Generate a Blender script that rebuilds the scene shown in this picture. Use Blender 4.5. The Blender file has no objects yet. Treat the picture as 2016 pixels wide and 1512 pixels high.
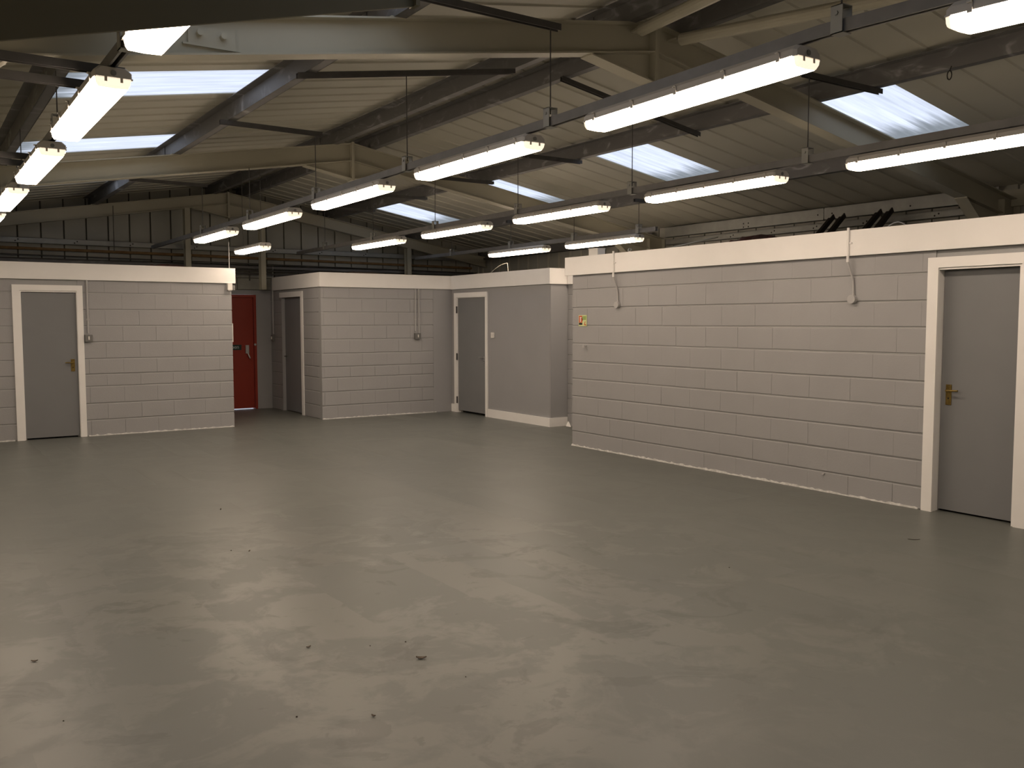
import bpy, math, random
from mathutils import Vector, Matrix
random.seed(7)
sc = bpy.context.scene
col = sc.collection
# ------------------------------------------------------------------ camera
H = 1.6
cam_d = bpy.data.cameras.new('camera'); cam = bpy.data.objects.new('camera', cam_d); col.objects.link(cam)
cam_d.sensor_fit = 'HORIZONTAL'; cam_d.sensor_width = 36.0; cam_d.lens = 36.0 * 1777.3 / 2016.0
cam_d.clip_start = 0.05; cam_d.clip_end = 200
YAW, PIT, ROL = 0.592115, 0.0694643, -0.00130782
fw = Vector((math.sin(YAW) * math.cos(PIT), math.cos(YAW) * math.cos(PIT), -math.sin(PIT)))
r0 = Vector((math.cos(YAW), -math.sin(YAW), 0)); u0 = r0.cross(fw)
r2 = r0 * math.cos(ROL) + u0 * math.sin(ROL); u2 = -r0 * math.sin(ROL) + u0 * math.cos(ROL)
m3 = Matrix((r2, u2, -fw)).transposed()
cam.matrix_world = Matrix.Translation((0, 0, H)) @ m3.to_4x4()
sc.camera = cam
# ------------------------------------------------------------------ world (overcast daylight) and exposure
w = bpy.data.worlds.new('overcast_sky'); sc.world = w; w.use_nodes = True
bg = w.node_tree.nodes['Background']; bg.inputs[0].default_value = (0.78, 0.85, 1.0, 1); bg.inputs[1].default_value = 2.15
vs = sc.view_settings; vs.view_transform = 'Standard'; vs.look = 'None'; vs.exposure = 0.0; vs.gamma = 1.0
vs.use_curve_mapping = False
LAMP = 21.0                                   # radiance of the fluorescent diffusers
LAMP_COL = (1.0, 0.80, 0.625, 1)

# ------------------------------------------------------------------ material helpers
def mat(name, base, rough=0.7, metal=0.0, spec=0.4, noise=None, bump=None, emis=None, coat=0.0):
    """noise = (scale, amount, second colour); bump = (scale, strength)"""
    m = bpy.data.materials.new(name); m.use_nodes = True
    nt = m.node_tree; b = nt.nodes['Principled BSDF']
    b.inputs['Base Color'].default_value = (*base, 1); b.inputs['Roughness'].default_value = rough
    b.inputs['Metallic'].default_value = metal; b.inputs['Specular IOR Level'].default_value = spec
    if coat: b.inputs['Coat Weight'].default_value = coat
    tc = nt.nodes.new('ShaderNodeTexCoord')
    geo = nt.nodes.new('ShaderNodeNewGeometry')
    if noise:
        n = nt.nodes.new('ShaderNodeTexNoise'); n.inputs['Scale'].default_value = noise[0]; n.inputs['Detail'].default_value = 5
        nt.links.new(geo.outputs['Position'], n.inputs['Vector'])
        mx = nt.nodes.new('ShaderNodeMix'); mx.data_type = 'RGBA'
        mr = nt.nodes.new('ShaderNodeMapRange'); mr.inputs[1].default_value = 0.35; mr.inputs[2].default_value = 0.68
        mr.inputs[4].default_value = noise[1]
        nt.links.new(n.outputs['Fac'], mr.inputs[0]); nt.links.new(mr.outputs[0], mx.inputs[0])
        mx.inputs[6].default_value = (*base, 1); mx.inputs[7].default_value = (*noise[2], 1)
        nt.links.new(mx.outputs[2], b.inputs['Base Color'])
    if bump:
        n2 = nt.nodes.new('ShaderNodeTexNoise'); n2.inputs['Scale'].default_value = bump[0]; n2.inputs['Detail'].default_value = 4
        nt.links.new(geo.outputs['Position'], n2.inputs['Vector'])
        bp = nt.nodes.new('ShaderNodeBump'); bp.inputs['Strength'].default_value = bump[1]; bp.inputs['Distance'].default_value = 0.004
        nt.links.new(n2.outputs['Fac'], bp.inputs['Height']); nt.links.new(bp.outputs[0], b.inputs['Normal'])
    if emis:
        b.inputs['Emission Color'].default_value = emis[0]; b.inputs['Emission Strength'].default_value = emis[1]
    return m

M = {}
M['block'] = mat('painted_block_grey', (.352, .350, .352), .62, noise=(3.0, .5, (.328, .326, .327)), bump=(70, .25))
M['mortar'] = mat('painted_mortar_grey', (.345, .347, .343), .7, bump=(60, .4))
M['plaster'] = mat('painted_plaster_grey', (.338, .337, .342), .6, noise=(2.0, .5, (.315, .317, .315)), bump=(40, .08))
M['fillet'] = mat('pale_paint_edge', (.60, .595, .57), .7, noise=(30, .8, (.40, .40, .385)), bump=(60, .5))
M['white'] = mat('white_gloss_paint', (.88, .865, .84), .42, noise=(4, .5, (.83, .815, .785)), bump=(30, .04))
M['door'] = mat('grey_door_paint', (.205, .208, .214), .5, noise=(3, .5, (.190, .193, .199)), bump=(50, .06))
M['red'] = mat('red_door_paint', (.27, .026, .010), .5, noise=(5, .4, (.23, .021, .008)))
M['brass'] = mat('tarnished_brass', (.24, .17, .05), .42, metal=.8, noise=(60, .7, (.12, .08, .025)))
M['chrome'] = mat('satin_chrome', (.55, .55, .55), .3, metal=.9)
M['black'] = mat('matt_black', (.012, .011, .010), .6)  # flat black: discs standing for keyholes and bolt holes, sign caption bar
M['roof'] = mat('cream_roof_lining', (.49, .475, .395), .55, noise=(.8, .6, (.42, .405, .33)), bump=(25, .05))
M['clad'] = mat('grey_cladding_lining', (.40, .395, .34), .6, noise=(1.2, .7, (.30, .292, .25)), bump=(25, .05))
M['cladgap'] = mat('dark_cladding_joint', (.10, .094, .075), .8)
M['rawblock'] = mat('bare_concrete_block', (.34, .335, .29), .9, noise=(6, .7, (.25, .245, .21)), bump=(50, .6))
M['steel'] = mat('cream_steel_paint', (.41, .388, .30), .5, noise=(1.6, .6, (.34, .322, .248)), bump=(20, .05))
M['shadesteel'] = mat('shade_tinted_steel', (.20, .185, .13), .7, noise=(1.6, .6, (.17, .157, .11)))  # frame steel paint darkened, so the unlit look sits in the colour
M['galv'] = mat('galvanised_steel', (.36, .362, .335), .5, metal=.4, noise=(7, .6, (.28, .282, .262)))
M['tray'] = mat('galvanised_trunking', (.215, .21, .205), .5, metal=.4, noise=(10, .6, (.165, .162, .157)))
M['dark'] = mat('dark_channel_steel', (.085, .082, .078), .55, metal=.3, noise=(12, .6, (.06, .058, .055)))
M['conduit'] = mat('painted_conduit', (.42, .415, .41), .4)
M['swbox'] = mat('metal_clad_box', (.20, .198, .19), .4, metal=.4)
M['plastic'] = mat('white_plastic', (.78, .76, .71), .4)
M['housing'] = mat('grey_lamp_housing', (.50, .48, .45), .5)
M['endcap'] = mat('clear_diffuser_end', (.78, .68, .52), .3, noise=(40, .7, (.60, .50, .36)), emis=((1, .84, .64, 1), 1.1))
M['lampholder'] = mat('lampholder_plastic', (.62, .55, .46), .5)
M['diff'] = mat('lit_prismatic_diffuser', (.8, .8, .8), .4, emis=(LAMP_COL, LAMP))
M['rust'] = mat('rusty_pipe', (.17, .095, .035), .7, noise=(9, .8, (.24, .15, .06)), bump=(40, .3))
M['pipe'] = mat('dark_pipe', (.06, .056, .048), .6)
M['green'] = mat('exit_sign_green', (.01, .22, .06), .4)
M['signdark'] = mat('sign_dark_green', (.008, .030, .022), .4)
M['signtext'] = mat('sign_lettering', (.48, .54, .53), .5)
M['lum'] = mat('luminous_sign_base', (.66, .72, .38), .5)
M['signred'] = mat('sign_red', (.62, .10, .02), .5)
M['signgreen'] = mat('sign_leaf_green', (.30, .42, .12), .5)
M['leaf'] = mat('dry_leaf', (.135, .105, .078), .8, noise=(90, .8, (.075, .055, .038)))
M['grit'] = mat('dark_grit', (.045, .034, .024), .9)
M['tarp'] = mat('dark_sheeting', (.055, .030, .022), .8, noise=(18, .8, (.10, .030, .022)))
M['batten'] = mat('black_angle_iron', (.020, .017, .015), .6)
M['cable'] = mat('pale_cable', (.50, .48, .41), .5)
M['wood'] = mat('brown_timber', (.12, .07, .035), .8, noise=(15, .8, (.08, .045, .02)))

# purlin: galvanised web with pale paint drips (own shape, not shade)
def purlin_mat():
    m = bpy.data.materials.new('purlin_galvanised'); m.use_nodes = True; nt = m.node_tree; b = nt.nodes['Principled BSDF']
    b.inputs['Roughness'].default_value = .55; b.inputs['Metallic'].default_value = .25
    geo = nt.nodes.new('ShaderNodeNewGeometry')
    mp = nt.nodes.new('ShaderNodeMapping'); mp.inputs['Scale'].default_value = (1, 2.2, 5.0)
    nt.links.new(geo.outputs['Position'], mp.inputs['Vector'])
    n = nt.nodes.new('ShaderNodeTexNoise'); n.inputs['Scale'].default_value = 1.3; n.inputs['Detail'].default_value = 3; n.inputs['Distortion'].default_value = 1.6
    nt.links.new(mp.outputs[0], n.inputs['Vector'])
    cr = nt.nodes.new('ShaderNodeValToRGB'); e = cr.color_ramp.elements
    e[0].position = .52; e[0].color = (.135, .131, .126, 1); e[1].position = .62; e[1].color = (.165, .161, .156, 1)
    e2 = cr.color_ramp.elements.new(.70); e2.color = (.29, .288, .283, 1)
    nt.links.new(n.outputs['Fac'], cr.inputs[0]); nt.links.new(cr.outputs[0], b.inputs['Base Color'])
    return m
M['purlin'] = purlin_mat()

# translucent rooflight sheet with dirt washed to its lower end
def skylight_mat():
    m = bpy.data.materials.new('translucent_rooflight'); m.use_nodes = True; nt = m.node_tree
    for n in list(nt.nodes): nt.nodes.remove(n)
    out = nt.nodes.new('ShaderNodeOutputMaterial'); tr = nt.nodes.new('ShaderNodeBsdfTranslucent'); df = nt.nodes.new('ShaderNodeBsdfDiffuse')
    mix = nt.nodes.new('ShaderNodeMixShader'); mix.inputs[0].default_value = .22
    df.inputs[0].default_value = (.55, .56, .58, 1)
    geo = nt.nodes.new('ShaderNodeNewGeometry')
    mp = nt.nodes.new('ShaderNodeMapping'); mp.inputs['Scale'].default_value = (.8, 9, 1)
    nt.links.new(geo.outputs['Position'], mp.inputs['Vector'])
    n = nt.nodes.new('ShaderNodeTexNoise'); n.inputs['Scale'].default_value = 1.6; n.inputs['Detail'].default_value = 4
    nt.links.new(mp.outputs[0], n.inputs['Vector'])
    uv = nt.nodes.new('ShaderNodeAttribute'); uv.attribute_name = 'down'
    # dirt = smoothstep(down + noise)
    ad = nt.nodes.new('ShaderNodeMath'); ad.operation = 'MULTIPLY_ADD'; ad.inputs[1].default_value = .36
    nt.links.new(n.outputs['Fac'], ad.inputs[0]); nt.links.new(uv.outputs['Fac'], ad.inputs[2])
    mr = nt.nodes.new('ShaderNodeMapRange'); mr.interpolation_type = 'SMOOTHSTEP'
    mr.inputs[1].default_value = .84; mr.inputs[2].default_value = 1.08; mr.inputs[3].default_value = 0; mr.inputs[4].default_value = .85
    nt.links.new(ad.outputs[0], mr.inputs[0])
    streak = nt.nodes.new('ShaderNodeMapRange'); streak.inputs[1].default_value = .35; streak.inputs[2].default_value = .7
    streak.inputs[3].default_value = .0; streak.inputs[4].default_value = 1
    nt.links.new(n.outputs['Fac'], streak.inputs[0])
    c1 = nt.nodes.new('ShaderNodeMix'); c1.data_type = 'RGBA'; c1.inputs[6].default_value = (.70, .71, .73, 1); c1.inputs[7].default_value = (.52, .535, .56, 1)
    nt.links.new(streak.outputs[0], c1.inputs[0])
    c2 = nt.nodes.new('ShaderNodeMix'); c2.data_type = 'RGBA'; c2.inputs[7].default_value = (.13, .14, .13, 1)
    nt.links.new(mr.outputs[0], c2.inputs[0]); nt.links.new(c1.outputs[2], c2.inputs[6])
    nt.links.new(c2.outputs[2], tr.inputs[0])
    nt.links.new(tr.outputs[0], mix.inputs[1]); nt.links.new(df.outputs[0], mix.inputs[2]); nt.links.new(mix.outputs[0], out.inputs[0])
    return m
M['sky'] = skylight_mat()

# floor: worn grey gloss paint rolled in strips
def floor_mat():
    m = bpy.data.materials.new('worn_grey_floor_paint'); m.use_nodes = True; nt = m.node_tree; b = nt.nodes['Principled BSDF']
    L = nt.links.new
    geo = nt.nodes.new('ShaderNodeNewGeometry'); pos = geo.outputs['Position']
    def noise(scale, detail=5, dist=0.0, rough=.55, vec=pos):
        n = nt.nodes.new('ShaderNodeTexNoise'); n.inputs['Scale'].default_value = scale; n.inputs['Detail'].default_value = detail
        n.inputs['Distortion'].default_value = dist; n.inputs['Roughness'].default_value = rough; L(vec, n.inputs['Vector']); return n.outputs['Fac']
    def ramp(v, a, b_, lo=0., hi=1.):
        r = nt.nodes.new('ShaderNodeMapRange'); r.inputs[1].default_value = a; r.inputs[2].default_value = b_; r.inputs[3].default_value = lo; r.inputs[4].default_value = hi
        L(v, r.inputs[0]); return r.outputs[0]
    def op(o, a, b_):
        n = nt.nodes.new('ShaderNodeMath'); n.operation = o
        for i, v in enumerate((a, b_)):
            if isinstance(v, (int, float)): n.inputs[i].default_value = v
            else: L(v, n.inputs[i])
        return n.outputs[0]
    big = noise(.45, 3, .4)
    mid = noise(1.7, 6, .9, .62)
    fine = noise(38, 4)
    sx = nt.nodes.new('ShaderNodeSeparateXYZ'); L(pos, sx.inputs[0])
    wob = op('MULTIPLY', op('SUBTRACT', noise(3.0, 3), .5), .07)
    xi = op('FLOOR', op('DIVIDE', op('ADD', sx.outputs[0], wob), .335), 0)
    yi = op('FLOOR', op('DIVIDE', op('ADD', sx.outputs[1], wob), 1.85), 0)
    cmb = nt.nodes.new('ShaderNodeCombineXYZ'); L(xi, cmb.inputs[0]); L(yi, cmb.inputs[1])
    wn = nt.nodes.new('ShaderNodeTexWhiteNoise'); wn.noise_dimensions = '2D'; L(cmb.outputs[0], wn.inputs['Vector'])
    strips = op('MULTIPLY', op('SUBTRACT', wn.outputs['Value'], .5), ramp(big, .42, .58))
    mott = noise(6.5, 7, .8, .68)
    vd = nt.nodes.new('ShaderNodeVectorMath'); vd.operation = 'DISTANCE'; L(pos, vd.inputs[0]); vd.inputs[1].default_value = (2.1, 4.5, 0)
    zone = ramp(op('ADD', vd.outputs['Value'], op('MULTIPLY', op('SUBTRACT', noise(.7, 3), .5), 4.0)), 3.4, 1.3)
    cl = nt.nodes.new('ShaderNodeClamp'); L(zone, cl.inputs[0]); zone = cl.outputs[0]
    worn = ramp(op('ADD', op('ADD', op('MULTIPLY', mid, .72), op('MULTIPLY', mott, .28)), op('MULTIPLY', strips, .30)), .47, .545)
    worn = op('MULTIPLY', worn, op('ADD', op('MULTIPLY', zone, .78), .22))
    wet = op('MULTIPLY', ramp(op('ADD', op('MULTIPLY', noise(1.9, 6, 1.4, .62), .75), op('MULTIPLY', mott, .25)), .555, .59), op('ADD', op('MULTIPLY', zone, .75), .12))
    cm = nt.nodes.new('ShaderNodeMix'); cm.data_type = 'RGBA'; cm.inputs[6].default_value = (.124, .130, .117, 1); cm.inputs[7].default_value = (.158, .160, .142, 1)
    L(op('ADD', op('MULTIPLY', worn, .8), op('MULTIPLY', fine, .2)), cm.inputs[0])
    c2 = nt.nodes.new('ShaderNodeMix'); c2.data_type = 'RGBA'; c2.inputs[7].default_value = (.092, .095, .083, 1)
    L(op('MULTIPLY', wet, .8), c2.inputs[0]); L(cm.outputs[2], c2.inputs[6]); L(c2.outputs[2], b.inputs['Base Color'])
    ro = op('ADD', op('SUBTRACT', .395, op('MULTIPLY', worn, .065)), op('MULTIPLY', strips, .12))
    ro = op('ADD', ro, op('MULTIPLY', fine, .03))
    L(ro, b.inputs['Roughness']); b.inputs['Specular IOR Level'].default_value = .38
    bp = nt.nodes.new('ShaderNodeBump'); bp.inputs['Strength'].default_value = .16; bp.inputs['Distance'].default_value = .004
    L(op('ADD', op('MULTIPLY', worn, .12), op('MULTIPLY', noise(120, 2), .16)), bp.inputs['Height']); L(bp.outputs[0], b.inputs['Normal'])
    return m
M['floor'] = floor_mat()

# ------------------------------------------------------------------ geometry helpers
ORG = {}
class MB:
    def __init__(s): s.v = []; s.f = []
    def quadbox(s, p):                       # 8 points: bottom 4, top 4
        n = len(s.v); s.v += [tuple(q) for q in p]
        s.f += [tuple(n + i for i in q) for q in ((3, 2, 1, 0), (4, 5, 6, 7), (0, 1, 5, 4), (1, 2, 6, 5), (2, 3, 7, 6), (3, 0, 4, 7))]; return s
    def box(s, a, b):
        x0, y0, z0 = (min(a[i], b[i]) for i in range(3)); x1, y1, z1 = (max(a[i], b[i]) for i in range(3))
        return s.quadbox([(x0, y0, z0), (x1, y0, z0), (x1, y1, z0), (x0, y1, z0), (x0, y0, z1), (x1, y0, z1), (x1, y1, z1), (x0, y1, z1)])
    def sweep(s, prof, p0, p1, u, v):        # 2D profile (closed, ccw) swept p0 -> p1, axes u, v
        p0, p1, u, v = Vector(p0), Vector(p1), Vector(u), Vector(v); n = len(s.v); k = len(prof)
        for p in (p0, p1): s.v += [tuple(p + u * a + v * b) for a, b in prof]
        s.f += [(n + i, n + (i + 1) % k, n + k + (i + 1) % k, n + k + i) for i in range(k)]
        s.f += [tuple(n + i for i in reversed(range(k))), tuple(n + k + i for i in range(k))]; return s
    def cyl(s, p0, p1, r, k=8, r1=None):
        p0, p1 = Vector(p0), Vector(p1); d = (p1 - p0).normalized()
        a = Vector((0, 0, 1)) if abs(d.z) < .9 else Vector((1, 0, 0)); u = d.cross(a).normalized(); v = d.cross(u)
        r1 = r if r1 is None else r1; n = len(s.v)
        for p, rr in ((p0, r), (p1, r1)):
            s.v += [tuple(p + (u * math.cos(2 * math.pi * i / k) + v * math.sin(2 * math.pi * i / k)) * rr) for i in range(k)]
        s.f += [(n + i, n + (i + 1) % k, n + k + (i + 1) % k, n + k + i) for i in range(k)]
        s.f += [tuple(n + i for i in reversed(range(k))), tuple(n + k + i for i in range(k))]; return s
    def path(s, pts, r, k=6):
        for a, b in zip(pts, pts[1:]): s.cyl(a, b, r, k)
        return s
    def prism(s, poly, axis, a0, a1):        # polygon in the plane normal to axis ('x','y','z')
        n = len(s.v); k = len(poly)
        for a in (a0, a1):
            for p in poly:
                s.v.append({'x': (a, p[0], p[1]), 'y': (p[0], a, p[1]), 'z': (p[0], p[1], a)}[axis])
        s.f += [(n + i, n + (i + 1) % k, n + k + (i + 1) % k, n + k + i) for i in range(k)]
        s.f += [tuple(n + i for i in reversed(range(k))), tuple(n + k + i for i in range(k))]; return s
    def mesh(s, name, m, org=(0, 0, 0), smooth=False):
        me = bpy.data.meshes.new(name); o = Vector(org)
        me.from_pydata([tuple(Vector(p) - o) for p in s.v], [], s.f); me.materials.append(m)
        import bmesh
        bm = bmesh.new(); bm.from_mesh(me); bmesh.ops.recalc_face_normals(bm, faces=bm.faces); bm.to_mesh(me); bm.free()
        if smooth:
            for p in me.polygons: p.use_smooth = True
        return me
    def build(s, name, m, parent=None, smooth=False, at=None):
        """world-space shapes -> one mesh object; at = origin for a top-level mesh"""
        if parent is not None: org = ORG[parent.name]
        else: org = Vector(at) if at is not None else base_of(s.v)
        me = s.mesh(name, M[m] if isinstance(m, str) else m, org, smooth)
        o = bpy.data.objects.new(name, me); col.objects.link(o)
        if parent is not None: o.parent = parent
        else: o.location = org
        ORG[o.name] = Vector(org); return o
def base_of(v):
    xs, ys, zs = zip(*v); return Vector(((min(xs) + max(xs)) / 2, (min(ys) + max(ys)) / 2, min(zs)))
def empty(name, loc=(0, 0, 0)):
    o = bpy.data.objects.new(name, None); col.objects.link(o); o.location = loc; o.empty_display_size = .1; ORG[o.name] = Vector(loc); return o
def tag(o, label, cat, group=None, kind=None):
    o['label'] = label; o['category'] = cat
    if group: o['group'] = group
    if kind: o['kind'] = kind
    return o
def struct(o, label, cat): return tag(o, label, cat, kind='structure')
def B(a, b): return MB().box(a, b)
def copy_tree(o, parent=None):
    c = o.copy(); col.objects.link(c); c.parent = parent; ORG[c.name] = ORG.get(o.name, Vector())
    for ch in list(o.children): copy_tree(ch, c)
    return c

# ------------------------------------------------------------------ key dimensions (metres)
XR, ZR, SL = 4.78, 4.02, .165                 # ridge x, roof lining height at ridge, slope
XL, XE = -.59, 10.15                          # side walls
Y0, Y1 = -3.2, 16.35                          # building ends
PD = .18                                      # purlin depth
def roof(x): return ZR - (.174 * (x - XR) if x > XR else SL * (XR - x))
RT, RB = 2.17, 2.40                           # fascia band
YL, YM, XM, XD, XRW = 13.73, 13.92, 5.63, 8.068, 7.106
FR = [-.18, 5.22, 10.75, 16.0]

# ------------------------------------------------------------------ floor
struct(B((XL - .2, Y0 - .2, -.12), (XE + .2, Y1 + .6, 0)).build('floor', 'floor', at=(0, 0, 0)), 'glossy worn grey-green painted concrete floor', 'floor')

# ------------------------------------------------------------------ outer walls
wf = MB()
RDX0, RDX1 = 4.42, 5.36                       # red door opening
wf.box((XL - .1, Y1, 0), (RDX0, Y1 + .2, RT)); wf.box((RDX1, Y1, 0), (XE + .1, Y1 + .2, RT)); wf.box((RDX0, Y1, 2.09), (RDX1, Y1 + .2, RT))
wall_far = wf.build('wall_far', 'plaster', at=(0, 0, 0)); struct(wall_far, 'far gable end wall, grey painted below bare cladding', 'wall')
ZB = 2.62                                     # top of bare blockwork on the gable
B((XL - .1, Y1 + .02, RT), (XE + .1, Y1 + .2, ZB)).build('mortar_backing', 'cladgap', wall_far)
# raw blocks above the paint line
_cache = {}
def block_mesh(key, L, Hh, D, b, m, bx=.0004):
    k = (key, round(L, 3), round(Hh, 3))
    if k not in _cache:
        x, z = L / 2, Hh / 2; v = []
        v += [(-x + bx, 0, -z + b), (x - bx, 0, -z + b), (x - bx, 0, z - b), (-x + bx, 0, z - b)]
        v += [(-x, b, -z), (x, b, -z), (x, b, z), (-x, b, z)]
        v += [(-x, D, -z), (x, D, -z), (x, D, z), (-x, D, z)]
        f = [(0, 1, 2, 3)] + [(4 + i, 4 + (i + 1) % 4, (i + 1) % 4, i) for i in range(4)] + [(8 + i, 8 + (i + 1) % 4, 4 + (i + 1) % 4, 4 + i) for i in range(4)]
        me = bpy.data.meshes.new('block'); me.from_pydata(v, [], f); me.materials.append(m); _cache[k] = me
    return _cache[k]
def lay_blocks(parent, axis, coord, a0, a1, courses, m, openings=(), blen=.45, bed=.012, perp=.0006, seed=1, key='b', jit=.0009, b=.006, start=0.0):
    rnd = random.Random(seed)
    for ci in range(len(courses) - 1):
        z0, z1 = courses[ci], courses[ci + 1]
        s = a0 - (blen / 2 if ci % 2 else 0) - start; cj = rnd.uniform(0, .0045)
        cells = []
        while s < a1:
            cells.append((max(s, a0), min(s + blen, a1))); s += blen
        for c0, c1 in cells:
            segs = [(c0, c1)]
            for o0, o1, oz in openings:
                if z0 >= oz - .01: continue
                ns = []
                for q0, q1 in segs:
                    if q1 <= o0 or q0 >= o1: ns.append((q0, q1)); continue
                    if q0 < o0: ns.append((q0, o0))
                    if q1 > o1: ns.append((o1, q1))
                segs = ns
            for q0, q1 in segs:
                if q1 - q0 < .03: continue
                L = q1 - q0 - (perp if rnd.random() < .72 else perp + .003); Hh = z1 - z0 - bed
                me = block_mesh(key, L, Hh, .035, b, m)
                o = bpy.data.objects.new('block', me); col.objects.link(o); o.parent = parent
                dd = cj + rnd.uniform(0, jit); zc = (z0 + z1) / 2 - bed / 2 + rnd.uniform(-.0015, .0015); sc_ = (q0 + q1) / 2
                if axis == 'x': o.location = Vector((sc_, coord + dd, zc)) - ORG[parent.name]
                else:
                    o.location = Vector((coord + dd, sc_, zc)) - ORG[parent.name]; o.rotation_euler = (rnd.uniform(-.0, .0), 0, -math.pi / 2)
lay_blocks(wall_far, 'x', Y1, 4.13, XM + .1, [RT + .01, 2.395, ZB], M['rawblock'], seed=3, key='raw', bed=.012, perp=.010, jit=.004)
lay_blocks(wall_far, 'x', Y1, .8, 4.13, [2.395, ZB], M['rawblock'], seed=4, key='raw', bed=.012, perp=.010, jit=.004)
lay_blocks(wall_far, 'x', Y1, XM + .1, XE, [2.395, ZB], M['rawblock'], seed=5, key='raw', bed=.012, perp=.010, jit=.004)
# vertical cladding pans on the gable, each its own piece
B((XL - .1, Y1 + .03, ZB), (XE + .1, Y1 + .2, 3.1)).prism([(XL - .1, 3.1), (XE + .1, 3.1), (XR, ZR + .1)], 'y', Y1 + .03, Y1 + .2).build('joint_backing', 'cladgap', wall_far)
x = 1.89 - .335 * 7
while x < XE - .02:
    xa, xb = max(x, XL) + .012, min(x + .335, XE) - .012
    if xb - xa > .05:
        pa = [(xa, ZB + .005), (xb, ZB + .005), (xb, roof(xb) + .0), (xa, roof(xa) + .0)]
        if xa < XR < xb: pa = [(xa, ZB + .005), (xb, ZB + .005), (xb, roof(xb)), (XR, roof(XR)), (xa, roof(xa))]
        MB().prism(pa, 'y', Y1, Y1 + .04).build('cladding_panel', 'clad', wall_far)
    x += .335
# side walls of the building
wr = MB().box((XE, Y0, 0), (XE + .15, Y1 + .2, 2.0)).box((XE + .03, Y0, 2.0), (XE + .15, Y1 + .2, roof(XE) + .03))
wall_right = wr.build('wall_right', 'cladgap', at=(XE, 6, 0)); struct(wall_right, 'right side wall of ribbed cladding seen above the rooms', 'wall')
y = 13.84 - .333 * 40
while y < Y1:
    a, b_ = max(y, .5) + .010, min(y + .333, Y1) - .010
    if b_ - a > .05:
        B((XE, a, 2.0), (XE + .04, b_, roof(XE) + .01)).build('cladding_panel', 'clad', wall_right)
        if y > 12.5: B((XE - .018, b_ - .012, 2.0), (XE + .01, b_ + .030, 2.98)).build('cladding_rib', 'roof', wall_right)
    y += .333
struct(B((XL - .15, Y0, 0), (XL, Y1 + .2, roof(XL) + .03)).build('wall_left', 'clad', at=(XL, 6, 0)), 'left side wall of the unit beside the photographer', 'wall')
struct(B((XL - .15, Y0 - .15, 0), (XE + .15, Y0, 3.1)).prism([(XL - .15, 3.1), (XE + .15, 3.1), (XR, ZR + .1)], 'y', Y0 - .15, Y0).build('wall_near', 'clad', at=(4.8, Y0, 0)), 'near end wall behind the photographer', 'wall')

# ------------------------------------------------------------------ roof lining: every sheet its own piece, rooflights between
ceiling = empty('ceiling', (XR, 6.5, 3.0)); struct(ceiling, 'pitched roof lined with cream ribbed metal sheets', 'ceiling')
def sheet_profile(y0, y1, skyl=False):
    """points (y, dz) across one sheet, ribs stand down from the pan"""
    n = 3; wd = (y1 - y0) / n; pts = []
    for i in range(n):
        a = y0 + i * wd
        if skyl: pts += [(a, 0), (a + wd * .10, -.016), (a + wd * .22, -.016), (a + wd * .32, 0), (a + wd * .48, 0), (a + wd * .52, -.007), (a + wd * .60, -.007), (a + wd * .64, 0), (a + wd * .80, 0), (a + wd * .84, -.007), (a + wd * .9, -.007), (a + wd * .94, 0)]
        else: pts += [(a, 0), (a + wd * .40, 0), (a + wd * .43, -.013), (a + wd * .50, -.013), (a + wd * .53, 0)]
    pts.append((y1, 0)); return pts
def sheet(y0, y1, xa, xb):
    p = sheet_profile(y0, y1); k = len(p); s = MB(); n = 0
    for xx in (xa, xb): s.v += [(xx, yy, roof(xx) + dz) for yy, dz in p]
    s.f += [(i, i + 1, k + i + 1, k + i) for i in range(k - 1)]
    n = 2 * k
    s.v += [(xa, y0, roof(xa) + .035), (xa, y1, roof(xa) + .035), (xb, y1, roof(xb) + .035), (xb, y0, roof(xb) + .035)]
    s.f += [(n, n + 1, n + 2, n + 3), (0, k, n + 3, n), (k - 1, 2 * k - 1, n + 2, n + 1)]
    s.f += [tuple(range(k)) + (n + 1, n), tuple(range(k, 2 * k)) + (n + 2, n + 3)]
    return s.build('roof_sheet', 'roof', ceiling)
sky_n = 0
SKYL = []
def rooflight(y0, y1, xa, xb, label):
    global sky_n
    sky_n += 1
    p = sheet_profile(y0, y1, True); k = len(p); s = MB(); R = 9
    for j in range(R):
        xx = xa + (xb - xa) * j / (R - 1); s.v += [(xx, yy, roof(xx) + .012 + dz) for yy, dz in p]
    for j in range(R - 1): s.f += [(j * k + i, j * k + i + 1, (j + 1) * k + i + 1, (j + 1) * k + i) for i in range(k - 1)]
    o = s.build('window_%d' % sky_n, 'sky'); me = o.data
    at = me.attributes.new('down', 'FLOAT', 'POINT')
    for i, vv in enumerate(me.vertices): at.data[i].value = abs((vv.co.x + o.location.x) - XR)
    d0 = min(abs(xa - XR), abs(xb - XR)); d1 = max(abs(xa - XR), abs(xb - XR))
    for d in at.data: d.value = (d.value - d0) / (d1 - d0)
    struct(o, label, 'skylight')
PUR = {'R': (6.62, 8.40), 'L': (.87, 2.60)}
rl_lab = {0: 'translucent rooflight sheet on right slope, out of view behind the camera', 1: 'brightest rooflight on the right slope, nearest and highest in the photo', 2: 'second rooflight from the near end of the right roof slope', 3: 'third rooflight on right slope, narrowed by the steel frame',
          4: 'farthest rooflight on the right roof slope'}
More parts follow.
